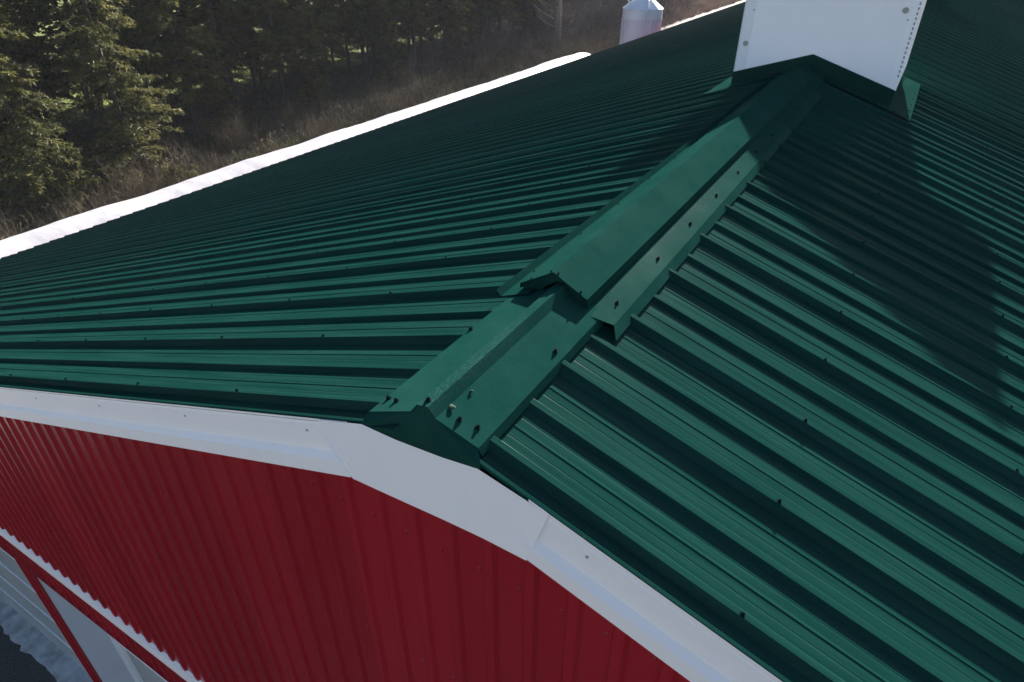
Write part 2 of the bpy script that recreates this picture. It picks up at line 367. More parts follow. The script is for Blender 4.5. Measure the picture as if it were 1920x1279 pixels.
# green rake strip between sheet and fascia
for side in (-1, 1):
    yf = -.3 if side < 0 else -.2
    m = MB(); xs = ([.37, 10, 20, 30, EAVE] if side < 0 else [.47, 10, 20, 30, EAVE])
    m.grid([[(side*x, yf+.003, -S*x-.060), (side*x, yf+.004, -S*x-.030), (side*x, yf+.030, -S*x-.028), (side*x, yf+.036, -S*x-.054), (side*x, yf+.16, -S*x-.056)] for x in xs])
    m.build('rake_trim', GREEN, barn)

# ---- gable wall: separate ribbed red sheets
WP = .3365
def wall_prof(x0, x1, y0=-.12):
    pts_ = []
    k = math.floor(x0/WP)
    while k*WP < x1+.001:
        c = k*WP
        for dx, dy in ((0, 0), (.095, 0), (.122, -.033), (.128, -.035), (.190, -.035), (.196, -.033), (.224, 0)):
            if x0-1e-6 <= c+dx <= x1+1e-6: pts_.append((c+dx, y0+dy))
        k += 1
    return pts_
def wall_sheet(x0, x1, ztop, zbot, parent, y0=-.12, name='wall_panel', matl=None):
    pr = wall_prof(x0, x1, y0)
    m = MB(); m.grid([[(x, y, ztop(x)) for x, y in pr], [(x, y, zbot) for x, y in pr]])
    x, y = pr[-1]; m.poly([(x, y, ztop(x)), (x, y, zbot), (x, y+.01, zbot), (x, y+.01, ztop(x))])
    m.grid([[(x, y, zbot) for x, y in pr], [(x, y+.008, zbot) for x, y in pr]])
    return m.build(name, matl or RED, parent)
BAND = -8.20
rt = lambda x: -S*abs(x)-.25
lo_, hi_ = int(-44.9/(3*WP)), int(44.9/(3*WP))
for k in range(lo_-1, hi_+1):
    a = k*3*WP+.095; b2 = a+3*WP
    a_, b_2 = max(a, -44.8), min(b2, 44.8)
    if b_2-a_ < .2: continue
    zt = max(rt(a_), rt(b_2))
    if zt < BAND: pass
    # above the band
    if min(abs(a_), abs(b_2))*S+.25 < -BAND: wall_sheet(a_, b_2, rt, BAND if rt(a_) > BAND and rt(b_2) > BAND else min(rt(a_), rt(b_2))-.1, barn, -.12)
    # below the band
    op = (a_ < -12.9+.2 and a_ > -34) or (-11.9 < a_ < -6)
    if -12.95 < a_ and b_2 < -11.8: op = True
    zb = -9.41 if op or (-34 < a_ < -6) else GZ
    if min(abs(a_), abs(b_2))*S+.25 < 24: wall_sheet(a_, b_2, lambda x: min(rt(x), BAND-.02), zb, barn, -.12)
# corner post between the two openings: red ribbed face
PX0, PX1 = -12.62, -11.85
wall_sheet(PX0, PX1, lambda x: -9.44, GZ, barn, -.10, 'post_panel')
# z-flashing band (ledge and face), corner trims
m = MB(); m.grid([[(x, -.105, BAND+.015), (x, -.183, BAND-.03), (x, -.187, BAND-.30), (x, -.15, BAND-.31)] for x in (-24.6, -12, 0, 12, 24.6)]); m.build('trim_band', WHITE, barn)
m = MB(); m.box(-34, -6, -.165, -.10, -9.46, -9.40); m.build('header_trim', RED, barn)
m = MB(); m.box(PX0-.012, PX0+.02, -.12, .1, GZ, -9.45); m.build('corner_trim', RED, barn)
m = MB(); m.box(PX1-.02, PX1+.006, -.13, -.1, GZ, -9.45); m.build('corner_trim', RED, barn)
# screws on the wall sheets
m = MB()
for row in (-1.35, -3.1, -4.85, -6.6):
    for k in range(-60, 30):
        x = k*WP+.06
        if rt(x)-.2 < row: continue
        n = len(m.v); a = .014
        m.v += [(x-a, -.121, row-a), (x+a, -.121, row-a), (x+a, -.121, row+a), (x-a, -.121, row+a), (x, -.140, row)]
        m.f += [(n, n+1, n+4), (n+1, n+2, n+4), (n+2, n+3, n+4), (n+3, n, n+4)]
tag(m.build('wall_screws', RED, barn), kind='stuff')
# recesses: return panel, jamb trim, doors made of sections
m = MB(); m.box(PX1-.03, PX1, -.10, .50, GZ, -9.67); m.build('return_panel', LINER, barn)
m = MB(); m.box(PX1-.03, PX1+.012, .50, .575, GZ, -9.67); m.build('door_jamb', TRIMW, barn)
m = MB(); m.box(PX1-.03, PX1+.030, .575, .66, GZ, -9.67); m.build('door_jamb', TRIMW, barn)
def sect_door(name, x0, x1, y):
    d = MB().box(x0, x1, y+.05, y+.09, GZ, -9.6).build(name, DARK, barn)
    z = GZ+.02; k = 0
    while z < -9.7:
        z1 = min(z+1.93, -9.62)
        s_ = MB(); s_.box(x0, x1, y, y+.05, z, z1-.03)
        s_.build('door_section', GREYDOOR, d)
        s2 = MB(); s2.box(x0, x1, y-.045, y+.002, z1-.10, z1-.032); s2.build('section_rail', TRIMW, d)
        z += 1.95
sect_door('overhead_door', -34, PX0-.0, 1.45); sect_door('overhead_door', PX1-.02, -6, .66)
m = MB(); m.box(-34, -6, -.10, 1.6, -9.64, -9.55); m.build('soffit', WHITE, barn)
m = MB(); m.box(-34.1, -34, -.1, 1.6, GZ, -9.64).box(-6.03, -6.0, -.1, 1.6, GZ, -9.64); m.build('return_panel', RED, barn)
# other walls, roof underside
m = MB(); m.box(-44.9, -44.8, 0, YEND-.5, GZ, -S*44.8-.12); m.build('side_wall', RED, barn)
m = MB(); m.box(44.8, 44.9, 0, YEND-.5, GZ, -S*44.8-.12); m.build('side_wall', RED, barn)
m = MB(); m.poly([(-44.8, YEND-.5, GZ), (44.8, YEND-.5, GZ), (44.8, YEND-.5, -S*44.8-.12), (0, YEND-.5, -.12), (-44.8, YEND-.5, -S*44.8-.12)]); m.build('end_wall', RED, barn)
m = MB(); m.grid([[(-44.9, y, -S*44.9-.14), (0, y, -.14), (44.9, y, -S*44.9-.14)] for y in (.02, YEND-.3)]); m.build('roof_deck', DARK, barn)

# ---- cupola
CX0, CX1, CY0, CY1, CT = -1.50, 1.84, 13.5, 16.84, 2.05
apx = (.10, .275)
cup = MB()
cup.poly([(CX0, CY0, -.225), apx[:1]+(CY0,)+apx[1:], (CX1, CY0, -.282), (CX1, CY0, CT), (CX0, CY0, CT)])
cup.poly([(CX0, CY1, -.225), apx[:1]+(CY1,)+apx[1:], (CX1, CY1, -.282), (CX1, CY1, CT), (CX0, CY1, CT)])
cup.poly([(CX0, CY0, -.225), (CX0, CY1, -.225), (CX0, CY1, CT), (CX0, CY0, CT)])
cup.poly([(CX1, CY0, -.282), (CX1, CY1, -.282), (CX1, CY1, CT), (CX1, CY0, CT)])
cup = cup.build('cupola', WHITE2, barn)
m = MB(); m.box(CX0-.006, -1.275, CY0-.012, CY0+.002, -.222, CT); m.box(CX0-.012, CX0+.001, CY0-.012, CY0+.25, -.24, CT); m.build('corner_board', WHITE2, cup)
m = MB()
zc = lambda x: apx[1]+(x-apx[0])*(-.282-apx[1])/(CX1-apx[0])
m.poly([(1.675, CY0-.012, zc(1.675)), (CX1+.006, CY0-.012, -.285), (CX1+.006, CY0-.012, CT), (1.675, CY0-.012, CT)])
m.poly([(1.675, CY0-.012, zc(1.675)), (1.675, CY0, zc(1.675)), (1.675, CY0, CT), (1.675, CY0-.012, CT)])
m.build('corner_board', WHITE2, cup)
z = -.02; k = 0
SLOT = mat('grey_vent_slot', (.30, .30, .32), .7)
while z < CT-.05:
    hgt = .05
    MB().box(1.792, 1.822, CY0-.016, CY0-.008, z, z+hgt).build('vent_slot', SLOT, cup)
    MB().box(CX1+.006, CX1+.028, CY0-.01, CY0+.03, z-.012, z+.02).build('louver_end', WHITE2, cup)
    z += .088; k += 1
wm = MB().tube([(0, 0, 0), (0, -.012, 0)], .056, 18).mesh('washer', GALV); hm = MB().tube([(0, -.012, 0), (0, -.03, 0)], .018, 6).mesh('bolt_head', GALV)
for x, z in ((-1.352, .391), (1.59, 1.198)):
    wv = link('washer', wm, cup, (x, CY0-.012, z)); link('bolt_head', hm, cup, (x, CY0-.014, z))
sm = MB().tube([(0, 0, 0), (0, -.016, 0)], .018, 8).mesh('side_screw', GALV)
for x, z in ((-1.30, 1.063), (1.676, 1.033)): link('side_screw', sm, cup, (x, CY0-.012, z))
# cupola roof: overhanging low hip with a ball, out of frame but it throws the big shadow
m = MB(); ov = .84; e = 2.15; pk = 2.55; mx, my = (CX0+CX1)/2, (CY0+CY1)/2
c4 = [(CX0-ov+.1, CY0-.42), (CX1+ov, CY0-.42), (CX1+ov, CY1+ov), (CX0-ov, CY1+ov)]
m.grid([[(x, y, e-.10) for x, y in c4], [(x, y, e) for x, y in c4], [(mx+(x-mx)*.45, my+(y-my)*.45, e+.30) for x, y in c4], [(mx+(x-mx)*.04, my+(y-my)*.04, pk) for x, y in c4]], True)
m.poly([(x, y, e-.10) for x, y in c4]); m.build('cupola_roof', GREENF, cup)
# base flashing: dark front plate and skirts on the ribs
fz0 = lambda x: -S*abs(x)+.004
m = MB(); yb = CY0-.03
m.poly([(CX0-.01, yb, -.215), (apx[0], yb, .285), (CX1-.02, yb, -.270), (CX1-.02, yb-.01, fz0(CX1)-.03), (.45, yb-.01, -.150), (.10, yb-.01, .02), (-.36, yb-.01, -.12), (CX0-.01, yb-.01, fz0(CX0)-.03)])
m.poly([(CX1-.02, yb, -.270), (CX1-.02, CY1, -.27), (CX1-.02, CY1, fz0(CX1)), (CX1-.02, yb, fz0(CX1))])
m.poly([(CX0-.01, yb, -.215), (CX0-.01, CY1, -.215), (CX0-.01, CY1, fz0(CX0)), (CX0-.01, yb, fz0(CX0))])
m.build('base_flashing', GREENF, cup)
m = MB(); RSZ = lambda x: -S*x+.012
m.grid([[(1.76, 13.44, RSZ(1.76)+.05), (1.84, 17.3, RSZ(1.84)+.05)], [(1.86, 13.40, RSZ(1.86)), (1.90, 17.3, RSZ(1.9))], [(2.27, 13.12, RSZ(2.27)), (2.27, 17.3, RSZ(2.27))], [(2.285, 13.11, RSZ(2.27)-.05), (2.285, 17.31, RSZ(2.27)-.05)]])
m.grid([[(.55, 13.14, RSZ(.55)), (1.2, 13.13, RSZ(1.2)), (2.27, 13.12, RSZ(2.27))], [(.55, 13.46, RSZ(.55)+.03), (1.2, 13.46, RSZ(1.2)+.03), (1.78, 13.46, RSZ(1.78)+.04)]])
m.build('flashing_skirt', GREENF, cup)
m = MB()
m.grid([[(-1.48, 13.46, RSZ(1.48)+.04), (-1.48, 17.2, RSZ(1.48)+.04)], [(-1.95, 12.85, RSZ(1.95)), (-1.95, 17.2, RSZ(1.95))], [(-1.965, 12.84, RSZ(1.95)-.05), (-1.965, 17.2, RSZ(1.95)-.05)]])
m.grid([[(-.5, 13.14, RSZ(.5)), (-1.95, 12.85, RSZ(1.95))], [(-.5, 13.46, RSZ(.5)+.03), (-1.48, 13.46, RSZ(1.48)+.04)]])
m.build('flashing_skirt', GREENF, cup)
for i in range(5): put_screw(2.20, 13.35+i*.62, RSZ(2.2), rs, 1.1, cup)
for x in (1.9, 1.55): put_screw(x+.02, 13.2, RSZ(x), rs, 1.1, cup)
for x, y in ((-1.85, 13.2), (-1.80, 13.9)): put_screw(x, y, RSZ(-x), ls, 1.1, cup)
# second cupola far along the ridge
c2 = MB(); y2 = 43.2
c2.box(-1.5, 1.84, y2, y2+3.34, -.4, CT); c2 = c2.build('cupola', WHITE2, barn)
m = MB(); m.grid([[(x, y-CY0+y2, e-.10) for x, y in c4], [(x, y-CY0+y2, e) for x, y in c4], [(mx+(x-mx)*.04, my+(y-my)*.04-CY0+y2, pk) for x, y in c4]], True); m.build('cupola_roof', GREENF, c2)
m = MB(); m.grid([[(1.84, y2-.1, RSZ(1.84)+.04), (1.84, y2+3.8, RSZ(1.84)+.04)], [(2.3, y2-.4, RSZ(2.3)), (2.3, y2+3.8, RSZ(2.3))]]); m.build('flashing_skirt', GREENF, c2)
MB().prism(CAP, lambda x: 16.8, lambda x: y2-.05).build('ridge_cap', GREENF, barn)
MB().prism(CAP, lambda x: y2+3.3, lambda x: YEND-.6).build('ridge_cap', GREENF, barn)

# ================================================================ SILAGE BAG
def noise1(rng, n, k):
    a = np.array([rng.uniform(-1, 1) for _ in range(n//k+3)]); xs = np.arange(n)/k
    i = xs.astype(int); f_ = xs-i; f_ = f_*f_*(3-2*f_); return a[i]*(1-f_)+a[i+1]*f_
rng = random.Random(5); N = 560
y0, y1 = -6.0, 124.5
n_big = noise1(rng, N, 26); n_mid = noise1(rng, N, 9); n_sm = noise1(rng, N, 3); n_x = noise1(rng, N, 40)
rows = []; K = 26
wr = [noise1(rng, N, 5) for _ in range(6)]
for i in range(N):
    y = y0+(y1-y0)*i/(N-1)
    rr = 1+.014*n_big[i]+.004*n_mid[i]+.001*n_sm[i]
    endf = min(1, ((i+1)/7)**.5, .30+.70*((N-1-i)/3.5)**.8)
    row = []
    for k in range(K):
        a = math.pi*(k/(K-1)); j = min(5, int(k/K*6))
        wrk = 1+.005*wr[j][i]*math.sin(a)
        wx = 4.1*rr*wrk; hz = 6.45*rr*wrk*endf
        row.append((-56.4+.15*n_x[i]+math.cos(a)*abs(math.cos(a))**-.12*wx*(1 if i > 10 else endf) if abs(math.cos(a)) > 1e-3 else -56.4, y+.25*n_mid[i]*math.sin(a), GZ-.05+hz*math.sin(a)**.72))
    rows.append(row)
m = MB(); m.smooth = True; m.grid(rows); m.poly(rows[0]); m.poly(rows[-1])
BAG = mat('white_bag_plastic', (.45, .44, .465), .5, spec=.25, noise=.04, nscale=1.5, bump=.35, bscale=3.0, bdist=.05)
tag(m.build('silage_bag', BAG), 'long lumpy white plastic silage bag lying beside the barn below the eave', 'silage bag')

# ================================================================ FEED BIN
bx, by, br = -51.5, 141.5, 4.1
fb = empty('feed_bin', (bx, by, GZ)); tag(fb, 'pale white feed bin with painted-in lilac reflection and conical roof beyond the end of the white bag', 'feed bin')
def ring(r0, z0, r1, z1, n=40, corr=0):
    rows_ = []
    kk = max(1, int((z1-z0)/.35)) if corr else 1
    for i in range(kk+1):
        t = i/kk; r_ = r0+(r1-r0)*t+(corr if i % 2 else 0)
        rows_.append([(r_*math.cos(2*math.pi*a/n), r_*math.sin(2*math.pi*a/n), z0+(z1-z0)*t) for a in range(n)])
    return rows_
BINU = mat('pale_blue_bin_steel', (.66, .68, .76), .45, noise=.05, nscale=1); BINL = mat('bin_steel_lilac_reflection', (.58, .55, .65), .5, noise=.06, nscale=1)  # lilac light reflection on the lower bin is put into its colour
E0 = 13.0
def lathe(rows_, name, matl): mm = MB(); mm.grid(rows_, True); return mm.build(name, matl, fb)
lathe(ring(br, 4.2, br, E0-1.95, corr=.03), 'lower_ring', BINL); lathe(ring(br+.02, E0-1.95, br+.02, E0, corr=.03), 'upper_ring', BINU)
lathe(ring(.7, .9, br, 4.2), 'hopper_cone', BINL)
lathe(ring(br+.12, E0-.03, .95, E0+2.5), 'conical_roof', BINU)
lathe(ring(1.0, E0+2.45, 1.0, E0+3.0, 20), 'lid_collar', BINL); lathe(ring(1.1, E0+3.0, .1, E0+3.35, 20), 'lid', BINU)
for a in range(6):
    an = a*math.pi/3+.3; mm = MB().tube([(br*math.cos(an), br*math.sin(an), 0), (br*math.cos(an), br*math.sin(an), E0-2)], .14, 6); mm.build('leg', BINU, fb)
mm = MB().tube([(-2.6, 3.4, 2), (-2.6, 3.4, E0+4.6)], .26, 8); mm.build('fill_pipe', BINU, fb)
mm = MB().tube([(-1.9, -2.6, E0+.9), (-2.3, -2.9, E0+1.8), (-2.3, -2.9, E0+4.6)], .24, 8); mm.build('fill_pipe', BINU, fb)
mm = MB().tube([(1.0, -.5, E0+2.3), (1.9, -2.2, E0+1.5), (2.4, -3.6, E0+.4), (2.3, -4.45, E0-.6), (2.2, -4.5, E0-2.0)], .22, 8); mm.build('vent_hose', BINU, fb)
for kx in (.6, 1.1):
    mm = MB().tube([(kx*1.0+1.2, -4.7, 1.0), (kx*1.0+1.2, -4.7, E0-.1)], .06, 5); mm.build('ladder_rail', BINL, fb)
mm = MB()
for i in range(13): mm.tube([(1.8, -4.72, 1.5+i*.8), (2.3, -4.72, 1.5+i*.8)], .04, 5)
mm.build('ladder_rungs', BINL, fb)

# ================================================================ TREES
def leaf_mat(name, c1, c2, trans=.35):
    m = bpy.data.materials.new(name); m.use_nodes = True; t = m.node_tree; L = t.links.new
    for n_ in list(t.nodes): t.nodes.remove(n_)
    out = t.nodes.new('ShaderNodeOutputMaterial'); d = t.nodes.new('ShaderNodeBsdfPrincipled'); tr = t.nodes.new('ShaderNodeBsdfTranslucent'); mx = t.nodes.new('ShaderNodeMixShader')
    d.inputs['Roughness'].default_value = .65; d.inputs['Specular IOR Level'].default_value = .25
    tc = t.nodes.new('ShaderNodeTexCoord'); n = t.nodes.new('ShaderNodeTexNoise'); n.inputs['Scale'].default_value = 1.3; n.inputs['Detail'].default_value = 5
    L(tc.outputs['Object'], n.inputs['Vector']); r = t.nodes.new('ShaderNodeValToRGB')
    r.color_ramp.elements[0].position = .32; r.color_ramp.elements[1].position = .68
    r.color_ramp.elements[0].color = (*c1, 1); r.color_ramp.elements[1].color = (*c2, 1)
    L(n.outputs[0], r.inputs[0]); L(r.outputs[0], d.inputs['Base Color']); L(r.outputs[0], tr.inputs[0])
    mx.inputs[0].default_value = trans; L(d.outputs[0], mx.inputs[1]); L(tr.outputs[0], mx.inputs[2]); L(mx.outputs[0], out.inputs[0]); return m
SPRUCE = leaf_mat('spruce_needles', (.020, .026, .010), (.17, .165, .055), .42)
BARK = mat('grey_spruce_bark', (.055, .048, .045), .9, noise=.35, nscale=5, bump=.6, bscale=12, bdist=.03)
TWIG = mat('bare_twig', (.05, .042, .04), .9, noise=.3, nscale=3)
def tri_mesh(name, V, matl):
    """V: (n,3,3) array of triangles in pitches"""
    V = np.asarray(V, dtype=np.float32).reshape(-1, 3)*U; n = len(V)
    me = bpy.data.meshes.new(name); me.vertices.add(n); me.vertices.foreach_set('co', V.ravel())
    me.loops.add(n); me.loops.foreach_set('vertex_index', np.arange(n, dtype=np.int32))
    me.polygons.add(n//3); me.polygons.foreach_set('loop_start', np.arange(0, n, 3, dtype=np.int32))
    me.update(calc_edges=True); me.materials.append(matl); return me
def spruce_meshes(seed, Ht, spread, clear, dens=1.0):
    rg = np.random.default_rng(seed); T = []; D = []
    z = clear
    while z < Ht*.985:
        nb = 5 if z > clear+2 else 4
        for b in range(nb):
            az = rg.uniform(0, 2*math.pi); f_ = (z-0)/Ht
            Lb = spread*(1-f_)**.75*rg.uniform(.6, 1.12)
            if z < clear+4: Lb *= rg.uniform(.45, 1)
            d = np.array([math.cos(az), math.sin(az), 0.]); up = rg.uniform(-.05, .22); droop = rg.uniform(.25, .55)
            side = np.array([-d[1], d[0], 0.])
            def P(t): return d*Lb*t+np.array([0, 0, z+Lb*(up*t-droop*t*t+.16*t**4)])
            n = max(6, int(Lb/.30*dens)); t = rg.uniform(.12, 1, n)**.8; t.sort()
            base = np.stack([P(q) for q in t])
            # branch axis
            for q in range(4):
                a, c = P(q/4), P((q+1)/4); wv = np.array([0, 0, .09*(1-q/5)]); T.append([a+wv*.5, a-wv*.5, c]); 
            for sgn in (-1, 1):
                ln = (.28*Lb*(1-t)+.75)*rg.uniform(.55, 1.1, n)
                dirv = side*sgn*rg.uniform(.6, 1, (n, 1))+d*rg.uniform(.35, .9, (n, 1))+np.array([0, 0, 1])*rg.uniform(-.75, .02, (n, 1))
                dirv /= np.linalg.norm(dirv, axis=1)[:, None]
                tip = base+dirv*ln[:, None]
                wid = np.cross(dirv, rg.normal(size=(n, 3))); wid /= np.linalg.norm(wid, axis=1)[:, None]; wid *= .085
                T.extend(np.stack([base+wid, base-wid, tip], 1))
                for s2 in range(5):
                    fr = rg.uniform(.15, .95, (n, 1)); b1 = base+dirv*ln[:, None]*fr
                    dv = dirv+rg.normal(size=(n, 3))*.65+np.array([0, 0, -.15]); dv /= np.linalg.norm(dv, axis=1)[:, None]
                    l2 = rg.uniform(.28, .62, (n, 1)); w2 = np.cross(dv, rg.normal(size=(n, 3))); w2 /= np.linalg.norm(w2, axis=1)[:, None]; w2 *= rg.uniform(.07, .12, (n, 1))
                    T.extend(np.stack([b1+w2, b1-w2, b1+dv*l2], 1))
        z += rg.uniform(.75, 1.15)
    crown = tri_mesh('crown', np.array(T), SPRUCE)
    tm = MB(); tm.smooth = True; k = rg.uniform(-.25, .25, 8)
    tm.tube([(k[i % 8]*.5, k[(i+3) % 8]*.5, Ht*i/8) for i in range(9)], [max(.03, .40*(1-i/8.3)**.8) for i in range(9)], 9); 
    tm.v = [(x, y, z_-.4) for x, y, z_ in tm.v]
    trunk = tm.mesh('trunk', BARK)
    D = []                                                       # dead bare boughs on the lower trunk
    zz = 1.2
    while zz < clear+7:
        for b in range(4):
            az = rg.uniform(0, 6.28); Lb = rg.uniform(1.5, 4.8); d = np.array([math.cos(az), math.sin(az), rg.uniform(-.5, .1)])
            a = np.array([0, 0, zz+rg.uniform(-.3, .3)]); pr = a
            for q in range(3):
                c = a+d*Lb*(q+1)/3+np.array([0, 0, -.10*(q+1)**2*.5]); wv = np.array([0, 0, .035]); D += [[pr+wv, pr-wv, c+wv*.4], [pr-wv, c+wv*.4, c-wv*.4]]; 
                for _ in range(5):
                    e_ = c+rg.normal(size=3)*.55+np.array([0, 0, -.25]); ww = rg.normal(size=3); ww *= .022/np.linalg.norm(ww); D.append([pr*.4+c*.6+ww, pr*.4+c*.6-ww, e_])
                pr = c
        zz += rg.uniform(.5, .9)
    dead = tri_mesh('dead_boughs', np.array(D), TWIG)
    return trunk, crown, dead
kinds = [spruce_meshes(1, 44, 8.0, 8.5), spruce_meshes(2, 42, 7.4, 9.0), spruce_meshes(3, 46, 7.6, 7.0), spruce_meshes(4, 38, 8.6, 1.8, 1.15)]
def spruce(kind, x, y, label, group, sc=1.0, rz=0.0, lean=0.0):
    t = empty('spruce_tree', (x, y, GZ), rz); tag(t, label, 'tree', group); t.scale = (sc, sc, sc*1.0); t.rotation_euler.x = lean
    tr, cr, de = kinds[kind]
    link('trunk', tr, t); link('crown', cr, t); o_ = link('dead_boughs', de, t); o_['kind'] = 'stuff'
rg = random.Random(21)
spruce(3, -74.5, 28.5, 'leftmost full spruce with sunlit boughs down to the weeds', 'spruces of the tree belt', .85, .4)
spruce(3, -77.5, 41.0, 'full spruce with the brightest sunlit boughs, near the left edge', 'spruces of the tree belt', .95, 2.2)
spruce(3, -84.0, 17.0, 'full dark spruce at the left edge behind the sunlit boughs', 'spruces of the tree belt', 1.0, 4.2)
for x, y, sc_, lb_ in [(-84.5, 60, .42, 'short bushy spruce in front of the bare trunks, nearest the left'), (-85, 79, .50, 'bushy low spruce midway along the front of the bare trunks'), (-85.5, 99, .46, 'bushy low spruce beyond the middle of the white bag'), (-86, 122, .5, 'bushy low spruce near the far end of the white bag')]:
    spruce(3, x, y, lb_, 'low spruces before the bare trunks', sc_, x+y)
ORD = ['first', 'second', 'third', 'fourth', 'fifth', 'sixth', 'seventh', 'eighth', 'ninth', 'tenth', 'eleventh', 'twelfth', 'thirteenth', 'fourteenth', 'fifteenth']
for i, (x, y) in enumerate([(-89.4, 50.2), (-86.5, 56.2), (-90.5, 66), (-88.5, 75), (-90.7, 83.7), (-98, 95.2), (-95.3, 102.8), (-92.5, 106.3), (-92, 115), (-90.5, 124), (-93, 133), (-91, 142), (-93, 152), (-92, 163), (-93, 174)]):
    spruce([0, 2, 1][i % 3], x, y, 'front-row spruce with bare lower trunk, '+ORD[i]+' trunk right of the full sunlit spruces', 'spruces of the front row', rg.uniform(.9, 1.08), rg.uniform(0, 6.28), rg.uniform(-.02, .02))
for row, xr in enumerate((-99.5, -109, -118)):
    y = 12+row*3
    while y < 215+row*10:
        if not (row == 0 and 92 < y < 106):
            spruce(3 if row == 2 or y < 40 else rg.choice([2, 1, 2, 1, 0]), xr+rg.uniform(-1.8, 1.8), y, 'dark spruce standing in the rows behind the front trunks', 'spruces of the rear rows', rg.uniform(.88, 1.12), rg.uniform(0, 6.28))
        y += rg.uniform(6.5, 9.5) if row < 2 else rg.uniform(11, 19)
# ---- bare shrubs and the big leafless tree
def bare_meshes(seed, Hs, n0, name, matl, r0=.10, spreadf=.35, twigs=7):
    rg_ = np.random.default_rng(seed); T = []
    def seg(a, c, w0, w1):
        d = c-a; d /= np.linalg.norm(d); s1 = np.cross(d, [0, 0, 1.]) ; s1 = s1/(np.linalg.norm(s1)+1e-6); s2 = np.cross(d, s1)
        for k_ in range(3):
            th, th2 = k_*2.094, (k_+1)*2.094
            p0 = a+(s1*math.cos(th)+s2*math.sin(th))*w0; p1 = a+(s1*math.cos(th2)+s2*math.sin(th2))*w0; q0 = c+(s1*math.cos(th)+s2*math.sin(th))*w1; q1 = c+(s1*math.cos(th2)+s2*math.sin(th2))*w1
            T.append([p0, p1, q1]); T.append([p0, q1, q0])
    def grow(a, d, L_, w_, lev):
        c = a
        for q in range(3):
            d = d+rg_.normal(size=3)*.16; d /= np.linalg.norm(d); e_ = c+d*L_/3; seg(c, e_, w_*(1-q*.22), w_*(1-(q+1)*.22)); 
            if lev < 2:
                for _ in range(2 if lev == 0 else 2):
                    dd = d+rg_.normal(size=3)*.55+np.array([0, 0, .25]); dd /= np.linalg.norm(dd); grow(e_, dd, L_*rg_.uniform(.35, .6), w_*.5, lev+1)
            else:
                for _ in range(twigs//2):
                    dd = d+rg_.normal(size=3)*.6; dd /= np.linalg.norm(dd); ww = rg_.normal(size=3); ww *= w_*.5/np.linalg.norm(ww); T.append([e_+ww, e_-ww, e_+dd*L_*.5])
            c = e_
    for _ in range(n0):
        d = rg_.normal(size=3)*spreadf; d[2] = 1; d /= np.linalg.norm(d); a = rg_.normal(size=3)*.25; a[2] = 0
        grow(a, d, Hs*rg_.uniform(.6, 1), r0, 0)
    return tri_mesh(name, np.array(T), matl)
PURPLE = mat('purplish_bare_twigs', (.055, .044, .046), .9, noise=.3, nscale=1)
OCHRE = mat('ochre_dry_weed', (.085, .062, .036), .9, noise=.4, nscale=1.5)
sh = [bare_meshes(11, 8.5, 9, 'branches', PURPLE, .06), bare_meshes(12, 7.0, 10, 'branches', PURPLE, .05, .5), bare_meshes(13, 4.5, 14, 'branches', OCHRE, .035, .45)]
rg = random.Random(77)
def shrub(k, x, y, sc, label, group):
    o_ = link('bare_shrub' if k < 2 else 'dry_weed_clump', sh[k], None, (x, y, GZ)); o_.rotation_euler.z = rg.uniform(0, 6.28); o_.scale = (sc, sc, sc*rg.uniform(.8, 1.15))
    tag(o_, label, 'shrub' if k < 2 else 'weeds', group)
for i in range(34): shrub(rg.choice([0, 1]), rg.uniform(-86, -73), 104+i*3.7+rg.uniform(-1, 1), rg.uniform(.6, 1.0), 'leafless purplish shrub at the foot of the tree belt', 'bare shrubs along the belt')
for i in range(60): shrub(rg.choice([0, 1, 0]), rg.uniform(-112, -78), rg.uniform(165, 275), rg.uniform(.9, 1.7), 'tall leafless thicket shrub behind the feed bin', 'bare shrubs behind the bin')
for i in range(90): shrub(2, rg.uniform(-82, -63), rg.uniform(16, 175), rg.uniform(.5, 1.1), 'dry ochre weed clump between the white bag and the trees', 'dry weed clumps')
bt = empty('bare_tree', (-80.4, 159.0, GZ)); tag(bt, 'thick pale leafless tree trunk standing beyond the end of the bag', 'tree')
PALEB = mat('pale_bark', (.20, .165, .135), .9, noise=.25, nscale=4, bump=.7, bscale=8, bdist=.04)
m = MB(); m.smooth = True; m.tube([(-.1, 0, -.3), (0, 0, 1.2), (.05, 0, 5), (-.1, .1, 10), (.1, 0, 16), (.4, .2, 23), (.2, 0, 30)], [1.5, 1.05, .95, .90, .85, .6, .25], 14)
m.build('trunk', PALEB, bt)
rg = random.Random(4)
for i in range(14):
    z = 5.5+i*1.7; a = rg.uniform(0, 6.28) if i > 1 else 3.6; L_ = rg.uniform(5, 9)
    p = [(math.cos(a)*L_*t, math.sin(a)*L_*t, z+L_*(.25*t+.35*t*t)*1.0+rg.uniform(-.2, .2)) for t in (0, .3, .6, 1)]
    m = MB(); m.smooth = True; m.tube(p, [.32, .22, .13, .03], 7); lb = m.build('limb', PALEB, bt)
    o_ = link('twigs', bare_meshes(100+i, 4.0, 3, 'twigs', TWIG, .06, .6), lb, p[2]); o_['kind'] = 'stuff'

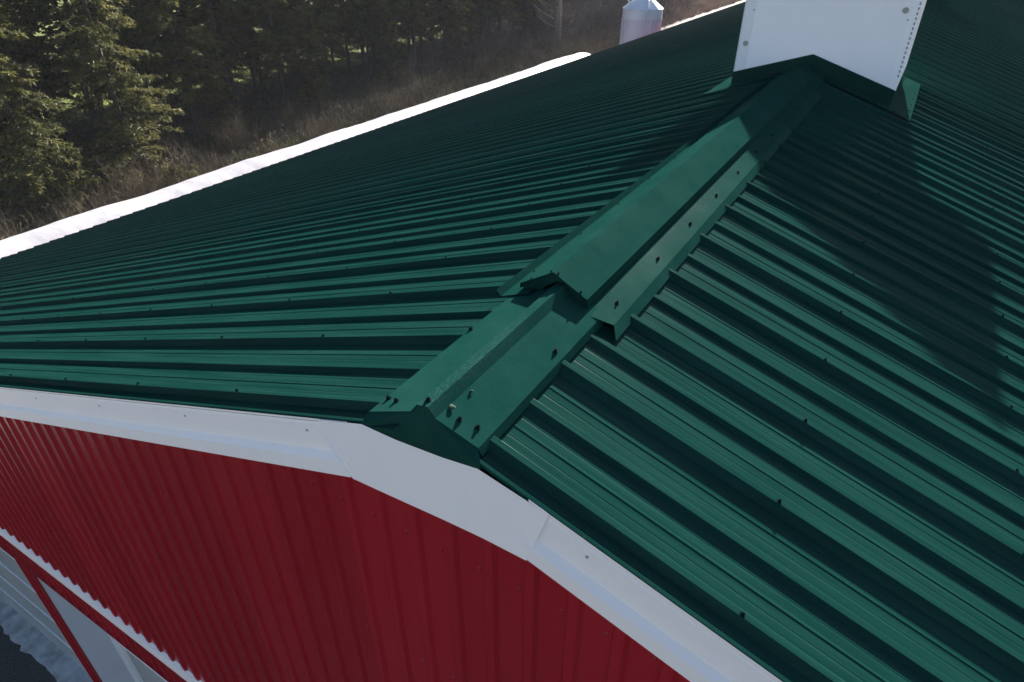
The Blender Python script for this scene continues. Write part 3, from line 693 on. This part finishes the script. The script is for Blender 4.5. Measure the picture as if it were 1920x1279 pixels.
# ================================================================ WEEDS AND GRASS (stuff)
def blades(name, n, xr, yr, hr, matl, seed, lean=.35, w=.05, gz=GZ, side=3, label=None):
    rg_ = np.random.default_rng(seed); x = rg_.uniform(*xr, n); y = rg_.uniform(*yr, n)
    # clumping
    cx_ = rg_.uniform(*xr, n//60); cy_ = rg_.uniform(*yr, n//60); ci = rg_.integers(0, n//60, n); k = rg_.random(n) < .6
    x = np.where(k, cx_[ci]+rg_.normal(size=n)*.9, x); y = np.where(k, cy_[ci]+rg_.normal(size=n)*.9, y); x = np.clip(x, *xr)
    patch = .65+.35*np.sin(x*.35+1.3)*np.cos(y*.21)+.2*np.sin(y*.09)
    h = rg_.uniform(*hr, n)*patch; b = np.stack([x, y, np.full(n, gz)], 1)
    t = b+np.stack([rg_.normal(size=n)*lean*h, rg_.normal(size=n)*lean*h, h], 1)
    wv = rg_.normal(size=(n, 3)); wv[:, 2] = 0; wv /= np.linalg.norm(wv, axis=1)[:, None]; wv *= w
    tris = [np.stack([b+wv, b-wv, t], 1)]
    for s_ in range(side):
        f_ = rg_.uniform(.35, .95, (n, 1)); q = b+(t-b)*f_; dv = rg_.normal(size=(n, 3))*.5; dv[:, 2] = np.abs(dv[:, 2])+.15
        w2 = rg_.normal(size=(n, 3)); w2 /= np.linalg.norm(w2, axis=1)[:, None]; w2 *= w*.6
        tris.append(np.stack([q+w2, q-w2, q+dv*.7], 1))
    o_ = link(name, tri_mesh(name, np.concatenate(tris), matl)); tag(o_, label, None, None, 'stuff'); return o_
WEED = mat('brown_weed_stems', (.028, .024, .018), .95, col2=(.15, .125, .075), nscale=.8, detail=6)
GRASSY = mat('yellow_green_grass', (.12, .14, .04), .95, col2=(.28, .26, .10), nscale=.4, detail=5)
TANW = mat('tan_dry_grass', (.17, .12, .09), .95, col2=(.34, .26, .20), nscale=.35, detail=6)
blades('tall_weeds', 46000, (-90, -61), (8, 200), (1.4, 4.0), WEED, 1, .22, .05, label='tall brown dry weeds between the bag and the trees')
PALEW = mat('pale_straw_stems', (.22, .18, .11), .95, noise=.3, nscale=1)
blades('straw_stalks', 2600, (-80, -61), (8, 190), (2.6, 5.2), PALEW, 9, .14, .055, side=5, label='pale straw stalks standing above the weeds along the bag')
blades('undergrowth', 26000, (-121, -88), (8, 215), (.5, 1.8), WEED, 2, .3, .05, label='low undergrowth below the spruces')
blades('grass_tufts', 22000, (-77, -60.5), (8, 150), (.8, 2.2), GRASSY, 3, .35, .045, label='greenish grass tufts along the bag')
blades('dry_grass', 40000, (-100, -73), (180, 350), (.8, 2.6), TANW, 4, .3, .07, label='tan dry grass beside the gravel lane')
blades('field_grass', 20000, (-170, -122), (8, 280), (.6, 1.4), GRASSY, 5, .3, .08, label='sunlit field grass behind the tree belt')

# ================================================================ HAZE
hm_ = bpy.data.materials.new('thin_haze'); hm_.use_nodes = True; t = hm_.node_tree
for n_ in list(t.nodes): t.nodes.remove(n_)
out = t.nodes.new('ShaderNodeOutputMaterial'); pv = t.nodes.new('ShaderNodeVolumePrincipled'); pv.inputs['Density'].default_value = .00028; pv.inputs['Color'].default_value = (.86, .90, 1, 1)
t.links.new(pv.outputs[0], out.inputs['Volume'])
hz_ = MB().box(-2100, 1300, -1000, 2700, GZ-3, 32).build('haze', hm_); tag(hz_, kind='stuff')
